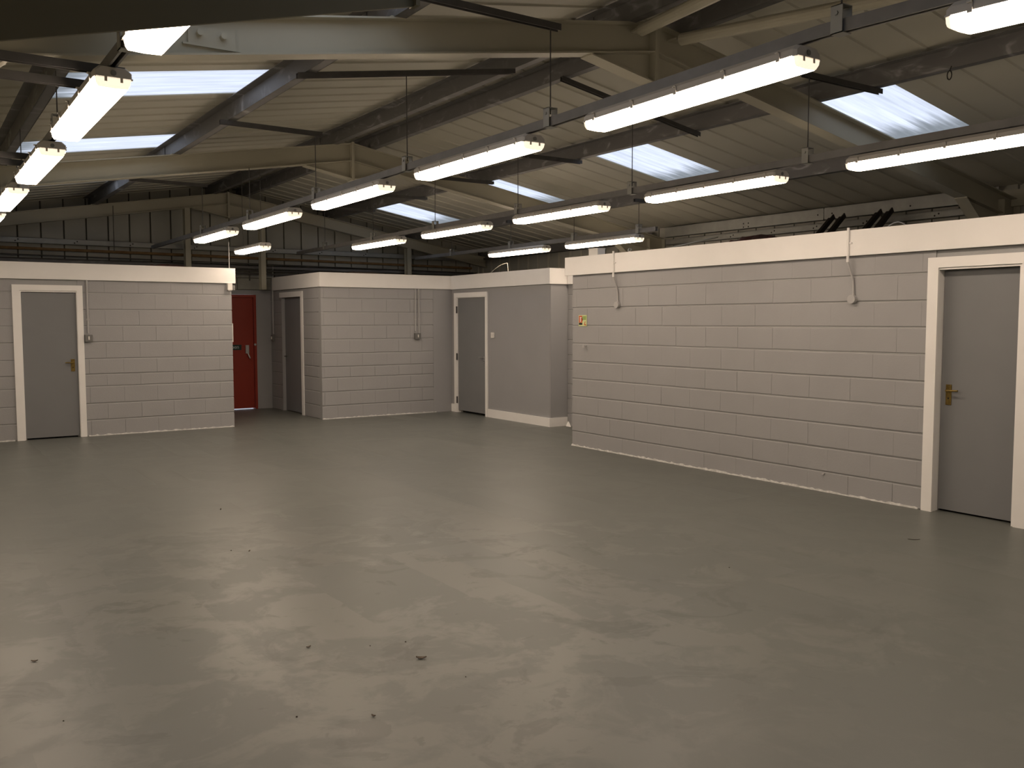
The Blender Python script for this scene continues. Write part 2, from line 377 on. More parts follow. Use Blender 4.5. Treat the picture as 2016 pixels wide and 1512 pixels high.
for side, start, wd in (('R', 4.66, 1.0333), ('L', 7.32, 1.02)):
    k0 = int(math.floor((Y0 - start) / wd)) ; yy = start + k0 * wd; k = k0
    while yy < Y1 + .2:
        a, b_ = max(yy, Y0 - .1), min(yy + wd, Y1 + .2)
        if side == 'R': ridge, eave = XR, XE + .12
        else: ridge, eave = XR, XL - .12
        is_sky = (k % 3 == 0) and yy > .5 and yy + wd < 15.6
        if is_sky:
            pa, pb = (PUR['R'][0] + .10, PUR['R'][1] + .01) if side == 'R' else (PUR['L'][1] + .01, PUR['L'][0] + .02)
            sheet(a, b_, ridge, pa); sheet(a, b_, pb, eave)
            # narrow lining strips beside the rooflight so that it shows about 0.93 m wide
            e = .045
            s1 = MB(); 
            for q0, q1 in ((a, a + e), (b_ - e, b_)):
                s1.quadbox([(pa, q0, roof(pa)), (pb, q0, roof(pb)), (pb, q1, roof(pb)), (pa, q1, roof(pa)), (pa, q0, roof(pa) + .035), (pb, q0, roof(pb) + .035), (pb, q1, roof(pb) + .035), (pa, q1, roof(pa) + .035)])
            s1.build('roof_flashing', 'roof', ceiling)
            idx = round((yy - start) / wd / 3)
            if side == 'R': lab = ['nearest rooflight on right slope above the big lamps, brightest in the photo', 'second rooflight along the right roof slope, counting from the nearest', 'third rooflight along the right slope, cut short by the steel rafter', 'farthest small rooflight on the right roof slope', ][idx] if 0 <= idx < 4 else 'rooflight on right slope out of view beyond the top of the picture'
            else: lab = ['long rooflight on the left slope crossing behind the left lamp row, nearer one', 'second left-slope rooflight, just above the middle steel frame', 'farthest left-slope rooflight, a thin sliver under the middle frame'][idx] if 0 <= idx < 3 else 'left-slope rooflight hidden above the dark haunch'
            rooflight(a + e - .01, b_ - e + .01, pa, pb, lab)
        else: sheet(a, b_, ridge, eave)
        yy += wd; k += 1
# ridge cap keeps the daylight out
MB().prism([(XR - .25, roof(XR - .25) + .04), (XR, ZR + .04), (XR + .25, roof(XR + .25) + .04), (XR + .25, roof(XR + .25) + .06), (XR, ZR + .06), (XR - .25, roof(XR - .25) + .06)], 'y', Y0 - .1, Y1 + .2).build('ridge_cap', 'galv', ceiling)

# ------------------------------------------------------------------ purlins (Z sections)
def purlin(x, lab, flip=1):
    t = .006; fl = .075 * flip; zt = min(roof(x), roof(x + fl)) - .026; d = zt - (roof(x) - PD) - .002
    s = MB(); y0, y1 = Y0, Y1
    s.box((x - t / 2, y0, zt - d), (x + t / 2, y1, zt))
    s.box((x, y0, zt - .005), (x + fl, y1, zt)); s.box((x, y0, zt - d), (x - fl, y1, zt - d + .005))
    s.box((x - fl, y0, zt - d), (x - fl + .004 * flip, y1, zt - d + .02))
    o = s.build('purlin', 'purlin'); tag(o, lab, 'purlin', 'roof purlins')
    # splice sleeves
    for yy in (5.9, 11.4): B((x - .012, yy - .35, zt - d + .008), (x + .012, yy + .35, zt - .008)).build('splice_sleeve', 'purlin', o)
    return o
purlin(.87, 'leftmost dark roof purlin above the left row of lamps', -1)
purlin(2.60, 'grey paint-splashed purlin halfway up the left roof slope', -1)
purlin(4.50, 'ridge purlin just left of the roof apex, paint-splashed', -1)
purlin(5.04, 'dark ridge purlin just right of the roof apex', -1)
purlin(6.68, 'dark purlin along the upper ends of the right-slope rooflights', -1)
purlin(8.42, 'lower purlin on the right slope below the rooflights', -1)

# ------------------------------------------------------------------ portal frames
RD = .225                                     # rafter depth
def rt(x): return roof(x) - PD                # rafter top
def ibeam(hw, tf, tw, d):                     # profile (y, z) top at 0
    return [(-hw, 0), (-hw, -tf), (-tw, -tf), (-tw, -d + tf), (-hw, -d + tf), (-hw, -d), (hw, -d), (hw, -d + tf), (tw, -d + tf), (tw, -tf), (hw, -tf), (hw, 0)]
def frame(yf, lab, d=RD, hw=.066, columns=True, tubes=False, m='steel'):
    root = empty('portal_frame', (XR, yf, 0)); tag(root, lab, 'steel frame', 'portal frames')
    pr = ibeam(hw, .011, .005, d)
    for xe, sgn in ((XL + .05, -1), (XE - .05, 1)):
        xe2 = xe
        MB().sweep(pr, (XR + sgn * .012, yf, rt(XR + sgn * .012)), (xe2, yf, rt(xe2)), (0, 1, 0), (0, 0, 1)).build('rafter', m, root)
        # apex haunch: web plate and sloping bottom flange
        xa = XR + sgn * .012; xb = XR + sgn * .62
        za = rt(XR) - d - .215; zb = rt(xb) - d
        MB().prism([(xa, za), (xa, rt(xa) - d + .02), (xb, zb + .005)], 'y', yf - .0065, yf + .0065).build('apex_haunch', m, root)
        MB().quadbox([(xa, yf - hw, za - .011), (xb, yf - hw, zb - .011), (xb, yf + hw, zb - .011), (xa, yf + hw, za - .011), (xa, yf - hw, za), (xb, yf - hw, zb), (xb, yf + hw, zb), (xa, yf + hw, za)]).build('haunch_flange', m, root)
        if columns:
            cx0, cx1 = (xe - .30, xe + .02) if sgn > 0 else (xe - .02, xe + .30)
            s = MB()
            for c in (cx0, cx1): s.box((c - .006, yf - .075, 0), (c + .006, yf + .075, rt(xe) - .02))
            s.box((cx0, yf - .0035, 0), (cx1, yf + .0035, rt(xe) - .02)).build('column', m, root)
            ci = cx0 if sgn > 0 else cx1
            # eaves haunch
            xh = ci - sgn * .72; zh = rt(xh) - d; zc = rt(ci) - d - .42
            MB().prism([(ci, zc), (ci, rt(ci) - d + .03), (xh, zh + .005)], 'y', yf - .0065, yf + .0065).build('eaves_haunch', m, root)
            MB().quadbox([(ci, yf - hw, zc - .011), (xh, yf - hw, zh - .011), (xh, yf + hw, zh - .011), (ci, yf + hw, zc - .011), (ci, yf - hw, zc), (xh, yf - hw, zh), (xh, yf + hw, zh), (ci, yf + hw, zc)]).build('haunch_flange', m, root)
    # bolted apex end plates
    s = MB()
    s.box((XR - .016, yf - .075, rt(XR) - d - .24), (XR + .016, yf + .075, rt(XR) + .01))
    s.build('apex_plate', m, root)
    for px in (.87, 2.60, 6.68, 8.42):
        s = MB(); z = rt(px)
        s.box((px + .008, yf - .055, z), (px + .020, yf + .055, z + PD - .045)).box((px - .02, yf - .055, z), (px + .06, yf + .055, z + .008))
        s.build('purlin_cleat', m, root)
    return root
frame(FR[0], 'steel portal frame behind the photographer')
f1 = frame(FR[1], 'nearest cream steel portal frame spanning the top of the picture')
f2 = frame(FR[2], 'middle cream steel portal frame in front of the far gable')
f3 = frame(FR[3], 'far steel portal frame against the gable wall', d=.2, columns=False)
# bolted splice plate on the near frame
s = MB().box((1.33, 5.22 - .022, 3.12), (1.66, 5.22 - .006, 3.13)).box((1.36, 5.22 - .016, 3.13), (1.62, 5.22 - .006, 3.23))
s.build('splice_plate', 'steel', f1)
for bx in (1.42, 1.55): MB().cyl((bx, 5.205, 3.19), (bx, 5.175, 3.19), .018, 8).build('bolt', 'steel', f1)
# gable posts
for gx, lab in ((4.08, 'cream gable post left of the red door'), (5.38, 'cream gable post above the corridor, by the short lamp'), (1.2, 'gable post at the left end of the far wall'), (8.3, 'gable post at the right end of the far wall')):
    s = MB(); zt = rt(gx) - .2
    s.box((gx - .045, 15.94, RB - .1), (gx + .045, 15.952, zt)).box((gx - .005, 15.95, RB - .1), (gx + .005, 16.07, zt)).box((gx - .045, 16.065, RB - .1), (gx + .045, 16.077, zt))
    if gx > 4.5 and gx < 6 : s.v = [(a, b, (c if c > 2.4 else 2.17)) for a, b, c in s.v]
    tag(s.build('gable_post', 'steel'), lab, 'steel post', 'gable posts')
# roof bracing tubes from the near apex
for a, b_, lab in (((5.0, 5.12, 3.738), (6.05, .05, 3.48), 'round brace tube running right from the near frame apex'), ((4.60, 5.12, 3.74), (3.55, .05, 3.46), 'round brace tube rising left from the near frame apex')):
    t = MB().cyl(a, b_, .045, 14).build('brace_tube', 'steel', smooth=False); tag(t, lab, 'steel brace', 'roof bracing tubes')
    d = (Vector(b_) - Vector(a)).normalized(); sgn = 1 if a[0] > XR else -1
    e = Vector(a) - d * .16
    MB().quadbox([tuple(Vector(a) + Vector((-.05, 0, -.006))), tuple(e + Vector((-.04, 0, -.006))), tuple(e + Vector((.04, 0, -.006))), tuple(Vector(a) + Vector((.05, 0, -.006))), tuple(Vector(a) + Vector((-.05, 0, .006))), tuple(e + Vector((-.04, 0, .006))), tuple(e + Vector((.04, 0, .006))), tuple(Vector(a) + Vector((.05, 0, .006)))]).build('flattened_end', 'steel', t)
# haunched steel beam near the camera, coloured as if unlit, top left of the picture
yb = 2.3
def zlow(x): return 2.212 + .2594 * (x - .20)
hb = empty('haunch_beam', (XL, yb, 2.0)); tag(hb, 'steel haunch plate, coloured as if unlit, overhead at the top left corner', 'steel beam')
xs, xe_ = XL, 1.215
MB().prism([(xs, zlow(xs)), (xe_, zlow(xe_)), (xe_, roof(xe_) - PD), (xs, roof(xs) - PD)], 'y', yb - .005, yb + .005).build('web', 'shadesteel', hb)
B((xe_, yb - .02, zlow(xe_)), (xe_ + .012, yb + .02, roof(xe_) - PD)).build('end_plate', 'shadesteel', hb)

# ------------------------------------------------------------------ eaves beam and rails on the right side wall
def rail_x(x, y0, y1, z0, z1, lab, holes, m='galv', name='sheeting_rail'):
    o = B((x, y0, z0), (x + .006, y1, z1)).box((x, y0, z0), (x + .06, y1, z0 + .006)).box((x, y0, z1 - .006), (x + .06, y1, z1)).build(name, m); tag(o, lab, 'steel rail', 'side wall rails')
    for hy, hz in holes: MB().cyl((x - .0012, hy, hz), (x + .001, hy, hz), .011, 8).build('bolt_hole', 'black', o)
    return o
hol = [(yy + dy, zz) for yy in (8.9,) for dy in (0, .09) for zz in (2.94, 2.99)]
rail_x(XE - .10, 5.35, 7.62, 2.915, 3.075, 'galvanised eaves beam above right room, nearer length', [(6.4, 2.97), (7.5, 2.99)], name='eaves_beam')
rail_x(XE - .10, 7.63, 10.6, 2.915, 3.075, 'galvanised eaves beam above right room, farther length', hol + [(7.72, 2.99)], name='eaves_beam')
hol = [p for yy in (6.05, 7.0, 7.75, 8.45, 9.2) for p in ((yy, 2.845), (yy + .05, 2.825))]
rail_x(XE - .08, 5.75, 10.6, 2.795, 2.880, 'galvanised sheeting rail with paired bolt holes above right room', hol)
rail_x(XE - .10, 10.9, Y1 - .2, 2.87, 3.02, 'dark eaves beam beyond the middle frame, above the alcove', [], m='purlin', name='eaves_beam')
B((XE - .09, 5.05, 2.84), (XE - .05, 5.40, 3.02)).build('packing_plate', 'steel', f1)

# gable rails and pipes
def rail_y(y, x0, x1, z0, z1, lab, holes=(), m='galv'):
    o = B((x0, y - .006, z0), (x1, y, z1)).box((x0, y - .006, z0), (x1, y + .05, z0 + .006)).box((x0, y - .006, z1 - .006), (x1, y + .05, z1)).build('sheeting_rail', m); tag(o, lab, 'steel rail', 'gable rails')
    for hx, hz in holes: MB().cyl((hx, y - .0072, hz), (hx, y, hz), .011, 8).build('bolt_hole', 'black', o)
rail_y(16.24, XL + .02, XE - .15, 2.845, 2.935, 'galvanised rail with paired bolt holes across the gable', [p for xx in (1.55, 2.4, 3.25, 4.3, 5.7, 6.6, 7.5) for p in ((xx, 2.90), (xx - .04, 2.875))])
rail_y(16.22, XL + .02, XE - .15, 2.545, 2.605, 'lower galvanised rail across the gable just above rooms', [], 'purlin')
def pipe(pts, r, m, lab, name='pipe', cat='pipe'):
    return tag(MB().path(pts, r, 8).build(name, m), lab, cat, 'pipes on the gable')
pipe([(XL + .02, 16.15, 2.765), (4.0, 16.15, 2.745), (XE - .3, 16.15, 2.70)], .024, 'rust', 'rusty brown pipe running the length of the gable')
pipe([(XL + .02, 16.08, 2.665), (XE - .3, 16.08, 2.60)], .010, 'pipe', 'thin dark pipe under the rusty gable pipe')
pipe([(XL + .02, 16.05, 2.50), (4.05, 16.05, 2.50)], .022, 'pipe', 'dark pipe just above the left room')
pipe([(4.2, 16.12, 2.46), (XE - .4, 16.12, 2.43)], .016, 'pipe', 'lowest dark pipe above the red door')
pipe([(4.2, 16.12, 2.515), (XE - .4, 16.12, 2.50)], .016, 'pipe', 'upper one of the two dark pipes above the red door')
pipe([(5.18, 16.12, 2.44), (5.18, 16.12, 2.33)], .012, 'pipe', 'short black pipe stub hanging over the red door')
pipe([(2.9, 15.92, 2.745), (2.9, 15.92, 3.48)], .006, 'pipe', 'thin vertical wire on the far frame, left of the posts', 'wire', 'wire')

# ------------------------------------------------------------------ block-built rooms
C1 = [0, .230, .460, .700, .872, 1.087, 1.321, 1.547, 1.773, 2.004, 2.20]
C2 = [0, .222, .452, .682, .862, 1.080, 1.310, 1.536, 1.756, 1.982, 2.20]
C3 = [0, .195, .421, .649, .871, 1.092, 1.321, 1.547, 1.773, 2.003, 2.20]
BACK = .011
def wall_x(name, y, x0, x1, op, m, label, th=.10, ztop=RB - .02):
    s = MB(); xs = [x0]
    for a, b_, z in op:
        s.box((xs[-1], y + BACK, 0), (a, y + th, ztop)); s.box((a, y + BACK, z), (b_, y + th, ztop)); xs.append(b_)
    s.box((xs[-1], y + BACK, 0), (x1, y + th, ztop))
    return struct(s.build(name, m, at=((x0 + x1) / 2, y, 0)), label, 'wall')
def wall_y(name, x, y0, y1, op, m, label, th=.10, ztop=RB - .02):
    s = MB(); ys = [y0]
    for a, b_, z in op:
        s.box((x + BACK, ys[-1], 0), (x + th, a, ztop)); s.box((x + BACK, a, z), (x + th, b_, ztop)); ys.append(b_)
    s.box((x + BACK, ys[-1], 0), (x + th, y1, ztop))
    return struct(s.build(name, m, at=(x, (y0 + y1) / 2, 0)), label, 'wall')
def fillet(parent, axis, coord, a0, a1, skip=()):
    rnd = random.Random(a0 * 10 + coord); s = MB(); a = a0
    n = int((a1 - a0) / .035); prev = None
    for i in range(n):
        p, q = a0 + (a1 - a0) * i / n, a0 + (a1 - a0) * (i + 1) / n
        if any(p < s1 and q > s0 for s0, s1 in skip): prev = None; continue
        h0 = prev if prev else (rnd.uniform(.008, .022), rnd.uniform(.006, .016)); h1 = (rnd.uniform(.006, .024), rnd.uniform(.005, .017)); prev = h1
        if axis == 'x': pts = [(p, coord - h0[1], 0), (q, coord - h1[1], 0), (q, coord + .008, 0), (p, coord + .008, 0), (p, coord - .002, h0[0]), (q, coord - .002, h1[0]), (q, coord + .008, h1[0]), (p, coord + .008, h0[0])]
        else: pts = [(coord - h0[1], p, 0), (coord - h1[1], q, 0), (coord + .008, q, 0), (coord + .008, p, 0), (coord - .002, p, h0[0]), (coord - .002, q, h1[0]), (coord + .008, q, h1[0]), (coord + .008, p, h0[0])]
        s.quadbox(pts)
    s.build('paint_edge', 'fillet', parent)
# left room
LX1 = 4.13
wl = wall_x('wall_left_room', YL, XL, LX1, [(1.30, 2.0, 2.02)], 'mortar', 'grey painted blockwork front wall of the left room')
lay_blocks(wl, 'x', YL, .45, LX1 + .003, C1, M['block'], [(1.29, 2.01, 2.09)], seed=11, start=.12)
fillet(wl, 'x', YL, .45, LX1, [(1.2, 2.09)])
B((XL, YL + .0, 0), (.45, YL + .02, RT)).build('wall_return', 'plaster', wl)
ws = struct(B((LX1 - .10, YL + .10, 0), (LX1 - BACK, Y1, RB - .02)).build('wall_corridor_left', 'mortar', at=(LX1, 15, 0)), 'end wall of the left room facing the corridor', 'wall')
# quoin blocks of the end wall
rnd = random.Random(5)
for i in range(len(C1) - 1):
    B((LX1 - .03, YL + .105, C1[i]), (LX1 - .001 - rnd.uniform(0, .003), YL + .55, C1[i + 1] - .008)).build('block', 'block', ws)
struct(B((XL, YL + .12, RB - .06), (LX1 - .02, Y1, RB - .03)).build('ceiling_left_room', 'plaster', at=(2, 15, RB - .06)), 'flat top of the left room', 'ceiling')
# middle room
wm = wall_x('wall_middle_front', YM, XM, XD + .1, [], 'mortar', 'grey blockwork front wall of the middle room, plastered at its right end')
lay_blocks(wm, 'x', YM, XM, 7.70, C2, M['block'], seed=12, start=.18)
B((7.70, YM + .0005, 0), (XD + .02, YM + .02, RT + .02)).build('plaster_panel', 'plaster', wm)
fillet(wm, 'x', YM, XM, 7.75)
DSY0, DSY1 = 14.80, 15.76
wms = wall_y('wall_middle_side', XM, YM + .10, Y1, [(DSY0, DSY1, 2.04)], 'mortar', 'grey blockwork corridor wall of the middle room')
lay_blocks(wms, 'y', XM, YM + .004, Y1 - .01, C2, M['block'], [(DSY0 - .01, DSY1 + .01, 2.10)], seed=13, start=.05)
wdr = wall_y('wall_middle_door', XD, 10.99, YM + .02, [(12.78, 13.71, 2.02)], 'plaster', 'smooth grey plastered wall holding the middle door')
wma = wall_x('wall_alcove', 10.96, XD + BACK + .004, 8.42, [], 'plaster', 'narrow shaded plaster wall at the alcove corner')
was = wall_y('wall_alcove_side', 8.40, 9.10, 10.96, [], 'mortar', 'strip of shaded blockwork beside the right room')
lay_blocks(was, 'y', 8.40, 9.10, 10.965, C3, M['block'], seed=14)
struct(B((XM + .11, YM + .11, RB - .06), (XE - .35, Y1, RB - .03)).box((XD + .11, 11.08, RB - .06), (XE - .35, YM + .11, RB - .03)).build('ceiling_middle_room', 'plaster', at=(8, 14, RB - .06)), 'flat top of the middle room', 'ceiling')
# right room
RY1 = 9.175
wrr = wall_y('wall_right_room', XRW, -1.6, RY1, [(3.60, 4.27, 2.03)], 'mortar', 'long grey painted blockwork wall of the right room')
lay_blocks(wrr, 'y', XRW, .8, RY1 + .003, C3, M['block'], [(3.58, 4.28, 2.10)], seed=15, start=.21, blen=.448)
fillet(wrr, 'y', XRW, .8, RY1, [(3.47, 4.35)])
struct(B((XRW + .11, RY1 - .10, 0), (8.52, RY1 - BACK, RB - .02)).build('wall_right_room_end', 'mortar', at=(7.8, RY1, 0)), 'hidden end wall of the right room facing the alcove', 'wall')
struct(B((XRW + .11, -1.6, RB - .06), (XE - .35, RY1 - .1, RB - .03)).build('ceiling_right_room', 'plaster', at=(8.5, 4, RB - .06)), 'flat top of the right room', 'ceiling')
struct(B((8.51, 9.10, RB - .06), (XE - .35, 11.07, RB - .03)).build('ceiling_alcove', 'plaster', at=(9.2, 10, RB - .06)), 'flat top of the boxed-in store behind the alcove', 'ceiling')

# white fascia boards
def trim(n, a, b_, lab): return struct(B(a, b_).build('trim_%d' % n, 'white'), lab, 'fascia')
trim(1, (XL, YL - .035, RT + .005), (LX1 + .055, YL - .0, RB), 'white fascia board along the top of the left room')
trim(2, (XM - .035, YM - .035, RT - .008), (XD - .002, YM - .0, RB - .005), 'white fascia board along the front of the middle room')
trim(3, (XM - .035, YM + .001, RT - .008), (XM - .0, 16.15, RB - .005), 'white fascia board along the corridor side of the middle room')
trim(4, (XD - .03, 10.935, RT - .012), (XD - .0, YM - .036, RB - .006), 'white fascia board over the middle door')
trim(5, (XD + .001, 10.935, RT - .012), (8.52, 10.965, RB - .006), 'short white fascia return at the alcove corner')
trim(6, (XRW - .045, -1.6, RT + .01), (XRW - .01, RY1 + .105, RB + .008), 'long white fascia board along the top of the right room')
trim(7, (8.36, RY1 + .2, RT - .012), (8.398, 10.93, RB - .006), 'white fascia along the alcove side, almost hidden')
# skirtings
struct(B((XD - .016, 10.955, 0), (XD + .006, 12.70, .135)).build('baseboard_middle', 'white'), 'white skirting board right of the middle door', 'skirting')
struct(B((XD + .0065, 10.955, 0), (8.395, 10.972, .135)).build('baseboard_alcove', 'white'), 'short white skirting return at the alcove corner', 'skirting')
struct(B((XD - .02, 13.80, 0), (XD + .006, 13.905, .14)).build('baseboard_stub', 'white'), 'stub of white skirting left of the middle door', 'skirting')
o = MB().prism([(9.215, .235), (9.30, .235), (9.262, .30)], 'x', 7.10, 7.118).build('skirting_offcut', 'white'); tag(o, 'small white triangular offcut sticking out at the right room corner', 'offcut')
o.parent = None

# ------------------------------------------------------------------ doors
def lever(root_part, mb_dir, m, p, axis, sgn, flip, plate_h=.15, plate_w=.045):
    """plate + lever + keyhole; p = centre on the leaf face, axis: wall axis, outward -sgn"""
    px, py, pz = p
    if axis == 'x':
        pl = B((px - plate_w / 2, py - .006, pz - plate_h / 2), (px + plate_w / 2, py, pz + plate_h / 2)).build('handle_plate', m, root_part)
        s = MB().cyl((px, py, pz + .035), (px, py - .045, pz + .035), .009, 8).cyl((px, py - .042, pz + .035), (px + flip * .10, py - .045, pz + .038), .008, 8)
        s.build('handle', m, root_part)
        MB().cyl((px, py - .0075, pz - .03), (px, py - .005, pz - .03), .007, 8).build('keyhole', 'black', root_part)
    else:
        pl = B((px - .006, py - plate_w / 2, pz - plate_h / 2), (px, py + plate_w / 2, pz + plate_h / 2)).build('handle_plate', m, root_part)
        s = MB().cyl((px, py, pz + .035), (px - .045, py, pz + .035), .009, 8).cyl((px - .042, py, pz + .035), (px - .045, py + flip * .10, pz + .038), .008, 8)
        s.build('handle', m, root_part)
        MB().cyl((px - .0075, py, pz - .03), (px - .005, py, pz - .03), .007, 8).build('keyhole', 'black', root_part)
# door 1: left room
d = empty('door_1', (1.65, YL, 0)); struct(d, 'grey flush door with white frame in the left room', 'door')
leaf = B((1.322, YL + .018, .022), (1.985, YL + .058, 1.995)).build('leaf', 'door', d); lever(leaf, None, 'brass', (1.925, YL + .018, 1.0), 'x', -1, -1, .17, .05)
s = MB().box((1.212, YL - .02, 0), (1.302, YL + .006, 2.098)).box((1.995, YL - .02, 0), (2.072, YL + .006, 2.098)).box((1.302, YL - .02, 2.022), (1.995, YL + .006, 2.098)); s.build('architrave', 'white', d)
s = MB().box((1.302, YL - .004, 0), (1.318, YL + .098, 2.02)).box((1.988, YL - .004, 0), (2.0, YL + .098, 2.02)).box((1.318, YL - .004, 2.002), (1.988, YL + .098, 2.02)).box((1.318, YL + .060, 0), (1.335, YL + .098, 2.0)).box((1.97, YL + .06, 0), (1.988, YL + .098, 2.0)); s.build('lining', 'white', d)
# door 2: right room
d = empty('door_2', (XRW, 3.93, 0)); struct(d, 'large grey flush door with brass handle in the right room', 'door')
leaf = B((XRW + .09, 3.598, .018), (XRW + .13, 4.252, 2.012)).build('leaf', 'door', d); lever(leaf, None, 'brass', (XRW + .09, 4.185, .985), 'y', -1, -1, .17, .048)
s = MB().box((XRW - .02, 4.245, 0), (XRW + .004, 4.338, 2.12)).box((XRW - .02, 3.485, 0), (XRW + .004, 3.572, 2.12)).box((XRW - .02, 3.572, 2.035), (XRW + .004, 4.245, 2.12)); s.build('architrave', 'white', d)
s = MB().box((XRW - .004, 4.258, 0), (XRW + .13, 4.272, 2.03)).box((XRW - .004, 3.576, 0), (XRW + .13, 3.594, 2.03)).box((XRW - .004, 3.594, 2.018), (XRW + .13, 4.258, 2.032))
s.box((XRW + .02, 4.254, 0), (XRW + .06, 4.2585, 2.02)); s.build('lining', 'white', d)
# door 3: middle
d = empty('door_3', (XD, 13.25, 0)); struct(d, 'grey flush door with chrome handle in the middle room', 'door')
leaf = B((XD + .012, 12.788, .040), (XD + .052, 13.705, 2.000)).build('leaf', 'door', d); lever(leaf, None, 'chrome', (XD + .012, 12.845, .955), 'y', -1, 1, .10, .03)
s = MB().box((XD - .018, 13.715, 0), (XD + .006, 13.80, 2.092)).box((XD - .018, 12.712, 0), (XD + .006, 12.776, 2.092)).box((XD - .018, 12.776, 2.012), (XD + .006, 13.715, 2.092)); s.build('architrave', 'white', d)
s = MB().box((XD - .002, 12.776, 0), (XD + .10, 12.784, 2.02)).box((XD - .002, 13.708, 0), (XD + .10, 13.716, 2.02)).box((XD - .002, 12.784, 2.003), (XD + .10, 13.708, 2.02)).box((XD + .056, 12.784, 0), (XD + .10, 12.80, 2.0)).box((XD + .056, 13.692, 0), (XD + .10, 13.708, 2.0)); s.build('lining', 'white', d)
for hz in (.22, .98, 1.80): B((XD - .022, 13.700, hz - .06), (XD - .004, 13.722, hz + .06)).build('hinge', 'dark', leaf)
# door 4: corridor side of the middle room
d = empty('door_4', (XM, 15.28, 0)); struct(d, 'narrow-looking grey door on the corridor side of the middle room', 'door')
leaf = B((XM + .055, DSY0 + .012, .012), (XM + .095, DSY1 - .012, 2.02)).build('leaf', 'door', d)
MB().cyl((XM + .055, 15.68, .98), (XM + .01, 15.68, .98), .008, 8).cyl((XM + .012, 15.68, .98), (XM + .01, 15.58, .98), .008, 8).build('handle', 'dark', leaf)
s = MB().box((XM - .018, DSY0 - .09, 0), (XM + .004, DSY0 - .004, 2.115)).box((XM - .018, DSY0 - .004, 2.025), (XM + .004, DSY1 + .06, 2.115)); s.build('architrave', 'white', d)
s = MB().box((XM - .002, DSY0 - .004, 0), (XM + .10, DSY0 + .008, 2.03)).box((XM - .002, DSY1 - .008, 0), (XM + .10, DSY1 + .004, 2.03)).box((XM - .002, DSY0, 2.022), (XM + .10, DSY1, 2.04)); s.build('lining', 'plaster', d)
# door 5: red fire exit in the gable
d = empty('door_5', (4.9, Y1, 0)); struct(d, 'red exit door at the end of the corridor, daylight under it', 'door')
leaf = B((RDX0 + .05, Y1 + .03, .016), (RDX1 - .05, Y1 + .075, 2.039)).build('leaf', 'red', d)
s = MB().box((RDX0 + .002, Y1 - .012, 0), (RDX0 + .048, Y1 + .12, 2.085)).box((RDX1 - .048, Y1 - .012, 0), (RDX1 - .002, Y1 + .12, 2.085)).box((RDX0 + .048, Y1 - .012, 2.038), (RDX1 - .048, Y1 + .12, 2.085)); s.build('frame', 'red', d)
lk = B((5.155, Y1 - .005, 1.02), (5.215, Y1 + .03, 1.17)).build('latch_box', 'chrome', leaf)
MB().cyl((5.19, Y1 - .01, 1.03), (5.225, Y1 - .03, .93), .014, 8).build('latch_lever', 'chrome', leaf)
MB().cyl((5.325, Y1 - .02, 1.18), (5.325, Y1 - .011, 1.18), .020, 10).build('lock_rose', 'chrome', d)
sg = B((4.80, Y1 + .022, 1.085), (5.085, Y1 + .03, 1.180)).build('sign_plate', 'signdark', leaf)
def text(body, size, loc, rot, m, parent, ext=.001):
    cu = bpy.data.curves.new('lettering', 'FONT'); cu.body = body; cu.size = size; cu.extrude = ext; cu.align_x = 'CENTER'; cu.align_y = 'CENTER'
    t = bpy.data.objects.new('tmp', cu); col.objects.link(t); bpy.context.view_layer.update()
    me = bpy.data.meshes.new_from_object(t.evaluated_get(bpy.context.evaluated_depsgraph_get())); bpy.data.objects.remove(t)
    me.materials.clear(); me.materials.append(M[m]); o = bpy.data.objects.new('lettering', me); col.objects.link(o)
    o.parent = parent; o.location = Vector(loc) - ORG[parent.name]; o.rotation_euler = rot; return o
text('open', .095, (4.945, Y1 + .0215, 1.138), (math.pi / 2, 0, 0), 'signtext', leaf)
B((RDX1 + .05, Y1 - .004, .0), (5.625, Y1 + .01, .235)).build('block', 'plaster', wall_far)

